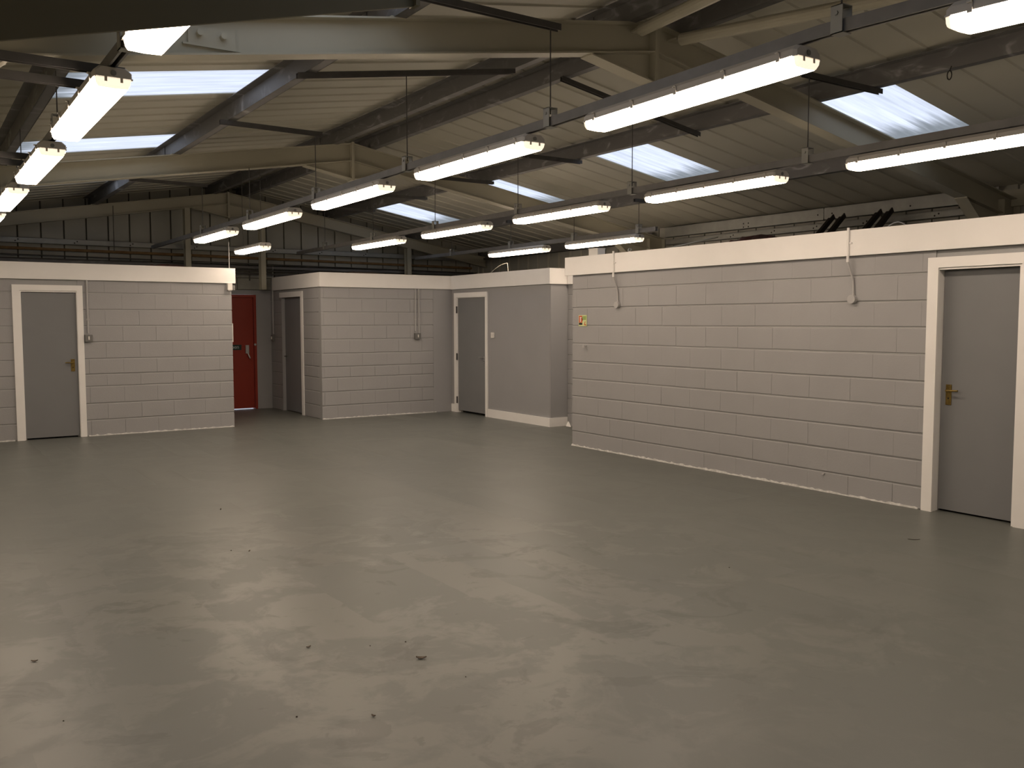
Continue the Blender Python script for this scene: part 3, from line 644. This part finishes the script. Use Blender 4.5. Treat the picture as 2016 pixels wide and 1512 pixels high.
# ------------------------------------------------------------------ fluorescent lights
LL = 1.53
def lamp_proto():
    r = empty('fluorescent_light', (0, 0, 0)); h = LL / 2
    # housing: chamfered tray, ends bevelled
    def loft(secs, name, m, smooth=False):
        s = MB(); k = len(secs[0])
        for sct in secs: s.v += sct
        for j in range(len(secs) - 1): s.f += [(j * k + i, j * k + (i + 1) % k, (j + 1) * k + (i + 1) % k, (j + 1) * k + i) for i in range(k)]
        s.f += [tuple(range(k)), tuple((len(secs) - 1) * k + i for i in range(k))]
        return s.build(name, m, r, smooth)
    def hs(y, a, b_, z0=0., z1=-.052): return [(-a, y, z0), (a, y, z0), (b_, y, z0 - .022), (b_, y, z1), (-b_, y, z1), (-b_, y, z0 - .022)]
    loft([hs(-h, .050, .078, -.006), hs(-h + .02, .060, .085), hs(h - .02, .060, .085), hs(h, .050, .078, -.006)], 'housing', 'housing'); hous = r.children[0]
    def ds(y, sx, dz): return [(-.081 * sx, y, -.052), (-.081 * sx, y, -.057), (-.075 * sx, y, -.057 - .028 * dz), (-.066 * sx, y, -.057 - .041 * dz), (0, y, -.057 - .044 * dz), (.066 * sx, y, -.057 - .041 * dz), (.075 * sx, y, -.057 - .028 * dz), (.081 * sx, y, -.057), (.081 * sx, y, -.052)]
    e = .018
    loft([ds(-h + e, .99, .985), ds(-h + .06, 1, 1), ds(h - .06, 1, 1), ds(h - e, .99, .985)], 'diffuser', 'diff')
    for sg_ in (-1, 1):
        cap = loft([ds(sg_ * (h - e + .0005), .99, .98), ds(sg_ * (h - .008), .98, .93), ds(sg_ * (h + .002), .95, .74)], 'end_cap', 'endcap')
        B((-.086, sg_ * (h - .01) - .012, -.056), (.086, sg_ * (h - .01) + .012, -.050)).build('end_lip', 'housing', hous)
        for cx in (-.035, .035):
            B((cx - .006, sg_ * (h - .001) - .006, -.074), (cx + .006, sg_ * (h - .001) + .006, -.052)).build('lampholder', 'lampholder', cap)
        MB().cyl((0, sg_ * (h - .004), -.032), (0, sg_ * (h + .004), -.032), .013, 10).build('cable_entry', 'swbox', hous)
    for i in range(5):
        yy = -h + .10 + (LL - .20) * i / 4
        for sg_ in (-1, 1):
            s = MB().box((sg_ * .084, yy - .010, -.062), (sg_ * .092, yy + .010, -.022)).box((sg_ * .084, yy - .010, -.026), (sg_ * .100, yy + .010, -.020))
            s.build('clip', 'housing', hous)
    return r
proto = lamp_proto(); used = [False]
def lamp(x, yc, ztop, lab, group, tilt=0.0, scale=None):
    if not used[0]: o = proto; used[0] = True
    else: o = copy_tree(proto)
    o.location = (x, yc, ztop); o.rotation_euler = (tilt, 0, 0)
    if scale: o.scale = (1, scale, 1)
    tag(o, lab, 'light', group); return o
G = 'twin fluorescent batten lights'
X1, X2, X3, X4 = .87, 3.45, 5.85, 8.10
ORDN = ['nearest', 'second', 'third', 'fourth', 'fifth', 'sixth']
for i, yn in enumerate(v - LL for v in (4.02, 6.19, 8.30, 10.45, 12.6)):
    lamp(X1, yn + LL / 2, 2.803, ['lit batten light at top left, partly cut off by the dark haunch beam', 'second lit batten light of the left row, large and steeply foreshortened', 'third lit batten light down the left row', 'fourth lit batten light of the left row at the picture edge', 'farthest lit batten light of the left row, a sliver at the picture edge'][i], G)
def tray2(y):
    pts = [(-1.0, 2.735), (1.2, 2.825), (2.65, 2.885), (4.7, 2.855), (6.7, 2.847), (11., 2.825), (15.72, 2.822)]
    for (a, za), (b_, zb) in zip(pts, pts[1:]):
        if y <= b_: return za + (zb - za) * (y - a) / (b_ - a)
    return pts[-1][1]
for i, yn in enumerate(v - LL for v in (2.02, 4.25, 6.39, 8.55, 10.72, 12.89)):
    yc = yn + LL / 2; zt = tray2(yc) - .029; sl_ = (tray2(yn + LL) - tray2(yn)) / LL
    lamp(X2, yc, zt - .012, ['lit batten light cut off at the top right corner', 'largest lit batten light, whole, upper centre right', 'third lit batten light down the second row, in mid picture', 'fourth lit batten light of the second row', 'fifth lit batten light of the second row, towards the gable', 'farthest lit batten light of the second row, near the gable'][i], G, math.atan(sl_))
for i, yn in enumerate(v - LL for v in (1.95, 4.20, 6.37, 8.57, 10.75, 13.0)):
    lamp(X3, yn + LL / 2, 2.800, ['lit batten light of the third row out of view on the right', 'long lit batten light running off the right picture edge', 'second visible lit batten light of the third row, before the right room', 'third visible lit batten light of the third row', 'fourth visible lit batten light of the third row', 'farthest lit batten light of the third row, over the middle room'][i], G)
for i, yn in enumerate((9.02, 11.10)):
    lamp(X4, yn + LL / 2, 2.750, ['nearer lit batten light of the short right row, above the right room end', 'farther lit batten light of the short right row, above the middle door'][i], G)
lamp(4.36, 13.42, 2.735, 'short lit batten light hanging alone over the corridor entrance', G, scale=.80)
for yy in (13.0, 13.85):
    tag(MB().cyl((4.36, yy, 2.73), (4.36, yy, roof(4.4) - .03), .004, 6).build('suspension_wire', 'dark'), ['nearer', 'farther'][yy > 13.5] + ' thin wire holding the short lamp over the corridor', 'wire', 'lamp wires')

# ------------------------------------------------------------------ cable trays (upside-down channel) with hangers
UP = [(-.0205, .0275), (-.0205, -.0275), (-.010, -.0275), (-.010, -.022), (-.017, -.022), (-.017, .023), (.017, .023), (.017, -.022), (.010, -.022), (.010, -.0275), (.0205, -.0275), (.0205, .0275)]
def tray(pts, lab):
    s = MB()
    for a, b_ in zip(pts, pts[1:]): s.sweep(UP, a, b_, (1, 0, 0), (0, 0, 1))
    return tag(s.build('cable_tray', 'tray'), lab, 'cable tray', 'lamp trunking channels')
tray([(X1, 2.42, 2.832), (X1, 14.9, 2.832)], 'steel trunking channel carrying the left row of lamps')
tray([(X2, y, tray2(y)) for y in (-1.0, 1.2, 2.65, 4.7, 6.7, 11., 15.72)], 'steel trunking channel carrying the second lamp row')
tray([(X3, -1.0, 2.843), (X3, 6., 2.845), (X3, 11., 2.835), (X3, 15.5, 2.805)], 'steel trunking channel carrying the third lamp row')
tray([(X4, 8.70, 2.787), (X4, 15.3, 2.787)], 'steel trunking channel carrying the short right lamp row')
CH = [(-.0205, 0), (-.0205, -.041), (-.0165, -.041), (-.0165, -.004), (.0165, -.004), (.0165, -.041), (.0205, -.041), (.0205, 0)]
def hanger(x, y, zt, ztop, lab, chan=None, wide=.034):
    r = empty('tray_hanger', (x, y, zt - .03)); tag(r, lab, 'hanger', 'tray hangers')
    s = MB().box((x - wide, y - .03, zt - .034), (x - wide + .004, y + .03, zt + .088)).box((x - wide, y - .03, zt + .084), (x + wide, y + .03, zt + .088)).box((x + wide - .004, y - .03, zt + .02), (x + wide, y + .03, zt + .088)).box((x - wide, y - .03, zt - .034), (x + wide * .9, y + .03, zt - .030))
    bk = s.build('bracket', 'galv', r)
    MB().cyl((x - wide - .006, y, zt + .052), (x - wide, y, zt + .052), .010, 6).build('bolt', 'galv', bk)
    MB().cyl((x, y, zt + .05), (x, y, ztop), .0042, 6).build('rod', 'dark', r)
    if chan:
        (xa, za), (xb, zb) = chan
        MB().sweep(CH, (xa, y, za), (xb, y, zb), (0, 1, 0), (0, 0, 1)).build('channel', 'dark', r)
    return r
def pb(x): return roof(x) - PD - .004          # just under a purlin
W2 = ['nearest', 'second', 'third', 'fourth', 'fifth', 'sixth', 'seventh']
for i, y in enumerate((2.55, 4.69, 6.65, 8.61, 10.67, 12.69)):
    z = tray2(y)
    if i == 4: hanger(X2, y, z, roof(X2) - PD - RD + .01, 'fifth bracket and rod of second row, hung from the middle frame')
    elif i == 2: hanger(X2, y, z, pb(X2) - .03, 'bracket and rod of second row under the long sloping channel', ((2.53, pb(2.53)), (4.50, pb(4.50))))
    else: hanger(X2, y, z, pb(2.6) - .03, '%s bracket, rod and level dark channel along the second lamp row' % W2[i], ((2.52, pb(2.60)), (3.52, pb(2.60) - .005)))
for i, y in enumerate((2.55, 4.60, 6.63, 8.57, 10.50, 12.39, 14.24)):
    hanger(X3, y, 2.843 if y < 9 else 2.825, (pb(X3) if i == 2 else pb(6.70)) - .03, ('%s bracket, rod and level channel along the third lamp row' if i != 2 else '%s bracket and rod of third lamp row, under a long sloping channel') % W2[i], ((5.00, pb(5.0)), (6.74, pb(6.74))) if i == 2 else ((5.78, pb(6.70)), (6.76, pb(6.70))))
for i, y in enumerate((9.04, 10.43, 12.07, 13.94)):
    hanger(X4, y, 2.787, pb(8.4) - .02, '%s bracket and rod along the short right lamp row' % W2[i], ((8.02, pb(8.42)), (8.46, pb(8.42))))
for i, y in enumerate((4.35, 6.50, 8.62, 10.62, 12.7)):
    hanger(X1, y, 2.832, pb(.87) + .01, '%s bracket and rod along the left lamp row' % W2[i])
for i, (y, z) in enumerate(((4.92, 2.845), (5.28, 2.845), (7.78, 2.845), (8.12, 2.845), (10.4, 2.845))):
    tag(MB().sweep(CH, (XL + .0, y, z + .02), (X1 + (.10 if i == 0 else -.022), y, z + .02), (0, 1, 0), (0, 0, 1)).build('strut_channel', 'dark'), '%s dark strut from the left wall to the left lamp trunking' % W2[i], 'strut', 'left wall struts')
# small ring hook under the right purlin
s = MB(); hx, hy, hz = 6.66, 3.95, roof(6.66) - PD
ring = [(hx, hy + .018 * math.cos(t), hz - .055 + .034 * math.sin(t)) for t in [i * math.pi / 6 for i in range(13)]]
s.path(ring, .0045, 6).cyl((hx, hy - .015, hz + .01), (hx, hy, hz - .022), .0045, 6)
tag(s.build('hook', 'batten'), 'small black hook hanging from the right purlin', 'hook')

# ------------------------------------------------------------------ conduits, switches, signs on the walls
def drop(name_lab, pts, box_c, box_s, axis, lab, sw=True, n=1):
    r = empty('wall_switch', box_c); tag(r, lab, 'switch', 'metal-clad switches')
    for p in pts: MB().path(p, .0125, 8).build('conduit', 'conduit', r)
    cx, cy, cz = box_c; a, b_, c = box_s
    if axis == 'x':
        s = B((cx - a, cy - b_, cz - c), (cx + a, cy, cz + c)); bx_ = s.build('box', 'swbox', r)
        B((cx - .008, cy - b_ - .010, cz - .022), (cx + .008, cy - b_, cz + .026)).build('rocker', 'plastic', bx_)
        for p in pts: B((p[0][0] - .02, cy - .02, 1.62), (p[0][0] + .02, cy - .001, 1.645)).build('saddle', 'conduit', r)
    else:
        s = B((cx - b_, cy - a, cz - c), (cx, cy + a, cz + c)); bx_ = s.build('box', 'swbox', r)
        B((cx - b_ - .010, cy - .012, cz - .022), (cx - b_, cy + .012, cz + .026)).build('rocker', 'plastic', bx_)
        for p in pts: B((cx - .02, p[0][1] - .02, 1.62), (cx - .001, p[0][1] + .02, 1.645)).build('saddle', 'conduit', r)
drop('', [[(2.128, YL - .012, RT + .01), (2.128, YL - .012, 1.44)]], (2.13, YL, 1.372), (.048, .045, .048), 'x', 'metal switch box with conduit right of the left door')
drop('', [[(7.345, YM - .012, RT), (7.345, YM - .012, 1.43)], [(7.412, YM - .014, RT), (7.412, YM - .014, 1.39)]], (7.378, YM, 1.345), (.055, .048, .052), 'x', 'metal socket with twin conduits on the middle room front')
drop('', [[(XM - .012, 16.18, RT), (XM - .012, 16.18, 1.37)]], (XM, 16.18, 1.30), (.045, .045, .055), 'y', 'metal switch box with conduit in the corridor')
def cable_drop(y, lab):
    r = empty('cable_drop', (XRW, y, 1.78)); tag(r, lab, 'cable', 'cable drops on right room')
    x0 = XRW - .055
    MB().path([(x0, y, RB + .03), (x0, y, RT - .045)], .012, 8).build('sleeve', 'white', r)
    B((x0 - .004, y - .035, 2.285), (XRW - .045, y + .004, 2.30)).build('saddle', 'white', r)
    MB().path([(x0, y, RT - .04), (x0 + .02, y - .012, 2.06), (XRW - .012, y - .03, 1.96), (XRW - .012, y - .038, 1.82)], .010, 8).build('cable', 'conduit', r)
    MB().cyl((XRW, y - .03, 1.793), (XRW - .038, y - .03, 1.793), .040, 14).build('outlet', 'conduit', r)
cable_drop(8.315, 'left painted cable drop on the right room wall, by the sign'); cable_drop(5.085, 'right painted cable drop on the right room wall, nearer the door')
# light switch by door 3
r = empty('light_switch', (XD, 12.56, 1.37)); tag(r, 'small white light switch right of the middle door', 'switch')
B((XD - .010, 12.515, 1.325), (XD + .006, 12.605, 1.415)).build('plate', 'plastic', r); B((XD - .014, 12.545, 1.35), (XD - .010, 12.575, 1.39)).build('rocker', 'plastic', r)
# hook on right wall
s = MB().cyl((XRW, 8.90, 1.29), (XRW - .035, 8.90, 1.285), .008, 8).box((XRW - .04, 8.885, 1.27), (XRW - .028, 8.925, 1.30)); tag(s.build('wall_hook', 'conduit'), 'small painted hook under the sign on the right room', 'hook')
s = MB().cyl((XRW + .004, 5.33, .17), (XRW - .012, 5.33, .17), .012, 8); tag(s.build('wall_peg', 'conduit'), 'tiny painted peg low on the right room wall', 'peg')
# fire equipment sign
r = empty('safety_sign', (XRW, 8.97, 1.60)); tag(r, 'small luminous fire equipment sign on the right room wall', 'sign')
ya, yb2, za, zb = 9.045, 8.885, 1.535, 1.675
B((XRW - .003, yb2, za), (XRW + .004, ya, zb)).build('plate', 'lum', r)
B((XRW - .0045, ya - .075, za + .045), (XRW - .003, ya - .008, zb - .008)).build('red_panel', 'signred', r)
MB().box((XRW - .0055, ya - .050, za + .055), (XRW - .0045, ya - .032, zb - .03)).box((XRW - .0055, ya - .060, zb - .034), (XRW - .0045, ya - .028, zb - .024)).build('pictogram', 'plastic', r)
B((XRW - .0045, ya - .075, za + .018), (XRW - .003, ya - .008, za + .042)).build('caption_bar', 'black', r)
B((XRW - .0045, yb2 + .010, za + .080), (XRW - .003, ya - .085, zb - .012)).build('green_panel', 'signgreen', r)
MB().prism([(ya - .078, za + .07), (ya - .088, za + .07), (ya - .075, zb - .02), (ya - .070, zb - .02)], 'x', XRW - .006, XRW - .0045).build('leaf_mark', 'signdark', r)
MB().prism([(yb2 + .042, za + .012), (yb2 + .052, za + .012), (yb2 + .030, za + .06), (yb2 + .022, za + .06)], 'x', XRW - .006, XRW - .003).build('slash_mark', 'signred', r)
MB().prism([(yb2 + .010, za + .012), (yb2 + .030, za + .012), (yb2 + .030, za + .028), (yb2 + .010, za + .024)], 'x', XRW - .006, XRW - .003).build('red_mark', 'signred', r)
# sensor box and exit sign at the left room corner
r = empty('emergency_sounder', (4.10, YL, 2.06)); tag(r, 'cream sensor box under the left fascia corner', 'sensor')
B((4.06, YL - .065, 2.075), (4.128, YL - .001, RT + .003)).build('body', 'lum2' if 'lum2' in M else 'plastic', r); B((4.066, YL - .060, 2.062), (4.122, YL - .01, 2.075)).build('lens', 'housing', r)
r = empty('exit_sign', (4.22, 13.95, 2.06)); tag(r, 'green exit sign jutting from the left room end', 'sign')
B((4.132, 13.90, 2.085), (4.175, 13.915, 2.15)).build('green_panel', 'green', r); B((4.132, 13.916, 2.08), (4.245, 13.96, 2.155)).build('body', 'swbox', r)
o = B((LX1 - .001, 13.80, 1.29), (LX1 + .035, 13.95, 1.57)).build('door_entry_panel', 'plastic'); tag(o, 'slim white panel on the left room end wall', 'panel')
pipe([(4.12, YL + .05, RB - .03), (4.12, YL + .05, 2.80)], .006, 'conduit', 'pale conduit rising from the left fascia corner', 'conduit', 'conduit')
pipe([(XM - .02, 16.12, RB - .02), (XM - .02, 16.12, 2.60)], .008, 'galv', 'thin conduit rising behind the corridor fascia', 'conduit', 'conduit')

# ------------------------------------------------------------------ things lying on top of the rooms
zt = RB - .03
def batten(y, dy, lab):
    p0, p1 = Vector((9.30, y, zt + .002)), Vector((9.86, y - .02 + dy, 2.905))
    s = MB().sweep([(-.05, -.008), (.05, -.008), (.05, .008), (-.034, .008), (-.034, .05), (-.05, .05)], p0, p1, (0, 1, 0), Vector((-.55, 0, .83)))
    tag(s.build('angle_iron', 'batten'), lab, 'angle iron', 'black angle irons on the right room')
batten(7.42, -.04, 'left one of the black irons leaning on the right room top'); batten(7.24, -.02, 'second black iron leaning on the right room top')
batten(6.76, -.05, 'third black iron leaning on right room, near the cable drop'); batten(6.58, -.02, 'rightmost black iron leaning on the right room top')
def heap(x0, x1, y0, y1, hmax, seed, name, lab, m='tarp'):
    rnd = random.Random(seed); nx, ny = 8, 16; s = MB()
    for j in range(ny + 1):
        for i in range(nx + 1):
            a, b_ = i / nx, j / ny; e = math.sin(math.pi * a) ** .35 * math.sin(math.pi * b_) ** .35 if 0 < i < nx and 0 < j < ny else 0
            s.v.append((x0 + (x1 - x0) * a, y0 + (y1 - y0) * b_, zt + .003 + e * hmax * rnd.uniform(.72, 1.0)))
    s.f = [(j * (nx + 1) + i, j * (nx + 1) + i + 1, (j + 1) * (nx + 1) + i + 1, (j + 1) * (nx + 1) + i) for j in range(ny) for i in range(nx)]
    s.f.append(tuple(i for i in range(nx, -1, -1)) + tuple(j * (nx + 1) for j in range(1, ny + 1)) + tuple(ny * (nx + 1) + i for i in range(1, nx + 1)) + tuple(j * (nx + 1) + nx for j in range(ny - 1, 0, -1)))
    tag(s.build(name, m), lab, 'sheeting')
heap(8.2, 9.0, 7.0, 7.95, .27, 3, 'folded_sheeting', 'dark crumpled sheeting on top of the right room')
heap(3.05, 3.9, 14.6, 15.2, .14, 5, 'scrap_bundle', 'dark scrap bundle on top of the left room')
heap(6.4, 7.6, 15.0, 15.7, .14, 8, 'scrap_pile', 'dark scrap on top of the middle room', 'wood')
r = empty('junction_box', (7.4, 9.0, zt)); tag(r, 'white box standing on the right room under the short lamp row', 'box')
B((7.33, 8.95, zt), (7.45, 9.13, zt + .145)).build('body', 'plastic', r); B((7.325, 8.945, zt + .145), (7.455, 9.135, zt + .155)).build('lid', 'plastic', r)
pts = []
for i in range(15):
    t = i / 14; yy = 13.05 - .68 * t; zz = zt + .02 + .165 * math.sin(math.pi * min(1, t * 1.15) * .52) if t < .86 else zt + .02 + .165 * (1 - (t - .86) / .14)
    pts.append((8.3, yy if t < .86 else 13.05 - .68 * .86 - .02 * (t - .86) / .14, zz))
tag(MB().path(pts, .004, 6).build('cable_loop', 'cable'), 'pale cable looping above the middle door fascia', 'cable')
pts = [(7.6 + .1 * math.sin(i * .7), 8.85 - .045 * i, zt + .03 + .11 * math.sin(math.pi * i / 8)) for i in range(9)]
tag(MB().path(pts, .007, 6).build('cable_coil', 'cable'), 'pale cable hump beside the white box on the right room', 'cable')
pts = [(7.5 + .03 * i, 5.06 - .022 * i, zt + .03 + .105 * math.sin(math.pi * i / 8)) for i in range(9)]
tag(MB().path(pts, .006, 6).build('wire_curl', 'conduit'), 'thin grey wire curling up behind the right cable drop', 'wire')
tag(MB().sweep([(-.05, 0), (.05, 0), (.05, .012), (-.05, .012)], (7.30, 8.15, zt + .001), (8.75, 8.30, zt + .30), (0, 1, 0), (0, 0, 1)).build('plank', 'roof'), 'pale board lying behind the left cable drop', 'board')
o = MB().box((XM + .5, 14.05, zt), (XM + 2.1, 14.15, zt + .035)).build('timber_batten', 'wood'); tag(o, 'brown timber lying on the middle room edge', 'timber')
B_ = MB().cyl((8.25, 10.7, zt + .05), (8.42, 10.62, zt + .05), .035, 10); tag(B_.build('pipe_stub', 'batten'), 'black pipe stub on the alcove corner', 'pipe')

# ------------------------------------------------------------------ scraps on the floor
def leafm(px, py, L, W, rot, curl, m, name, lab, group=None):
    s = MB(); n = 7; c, sn = math.cos(rot), math.sin(rot)
    top, bot = [], []
    for i in range(n):
        t = i / (n - 1); wv = W * math.sin(math.pi * (t * .92 + .04)) ** .8 * (1 - .25 * t); a = (t - .5) * L; zz = curl * (2 * t - 1) ** 2 + .001
        for k, sgn in ((0, -1), (1, 0), (2, 1)):
            xx, yy = a, sgn * wv / 2
            top.append((px + xx * c - yy * sn, py + xx * sn + yy * c, zz + (curl * .6 if sgn else 0) + .0016)); bot.append((px + xx * c - yy * sn, py + xx * sn + yy * c, max(.0002, zz + (curl * .6 if sgn else 0))))
    s.v = top + bot; N = len(top)
    for i in range(n - 1):
        for k in range(2):
            q = (i * 3 + k, i * 3 + k + 1, (i + 1) * 3 + k + 1, (i + 1) * 3 + k); s.f.append(q); s.f.append(tuple(N + j for j in reversed(q)))
        for k in (0, 2): s.f.append((i * 3 + k, (i + 1) * 3 + k, N + (i + 1) * 3 + k, N + i * 3 + k))
    for e in (0, (n - 1) * 3):
        for k in range(2): s.f.append((e + k, e + k + 1, N + e + k + 1, N + e + k))
    tag(s.build(name, m), lab, 'leaf' if 'leaf' in name else 'debris', group)
leafm(1.98, 3.72, .050, .028, -.55, .006, 'leaf', 'dry_leaf', 'largest curled brown leaf on the floor, bottom centre')
leafm(.45, 4.71, .030, .016, -.4, .004, 'leaf', 'dry_leaf', 'small brown leaf at the left edge of the floor')
leafm(1.59, 4.16, .026, .015, .2, .004, 'leaf', 'dry_leaf', 'small brown leaf left of the largest leaf')
leafm(1.52, 3.27, .020, .013, -1.0, .004, 'leaf', 'dry_leaf', 'small dark leaf near the bottom edge below the largest')
leafm(1.94, 6.17, .030, .012, .9, .004, 'leaf', 'dry_leaf', 'thin brown leaf in the bright floor reflection')
leafm(2.18, 7.69, .045, .012, 1.2, .006, 'leaf', 'dry_leaf', 'thin dark leaf far out on the floor, left of centre')
leafm(6.07, 3.76, .085, .008, -.75, .003, 'grit', 'twig', 'thin dark twig on the floor before the right door')
for px, py, gl in ((.47, 3.93, 'dark grit speck near the lower left corner of the floor'), (1.26, 3.44, 'dark grit speck left of the small dark leaf at the bottom'), (2.04, 3.41, 'dark grit speck just below right of the largest leaf'), (1.84, 6.26, 'dark grit speck beside the thin leaf in the floor reflection'), (1.85, 4.01, 'dark grit speck up left of the largest leaf'), (2.02, 3.96, 'dark grit speck just above the largest leaf'), (4.39, 4.0, 'lone dark grit speck on the right half of the floor')):
    rr = random.Random(px); k = rr.uniform(.0035, .0055)
    s = MB().cyl((px, py, 0), (px + .001, py, k * .8), k, 6, k * .5)
    tag(s.build('grit', 'grit'), gl, 'debris', 'grit specks on the floor')
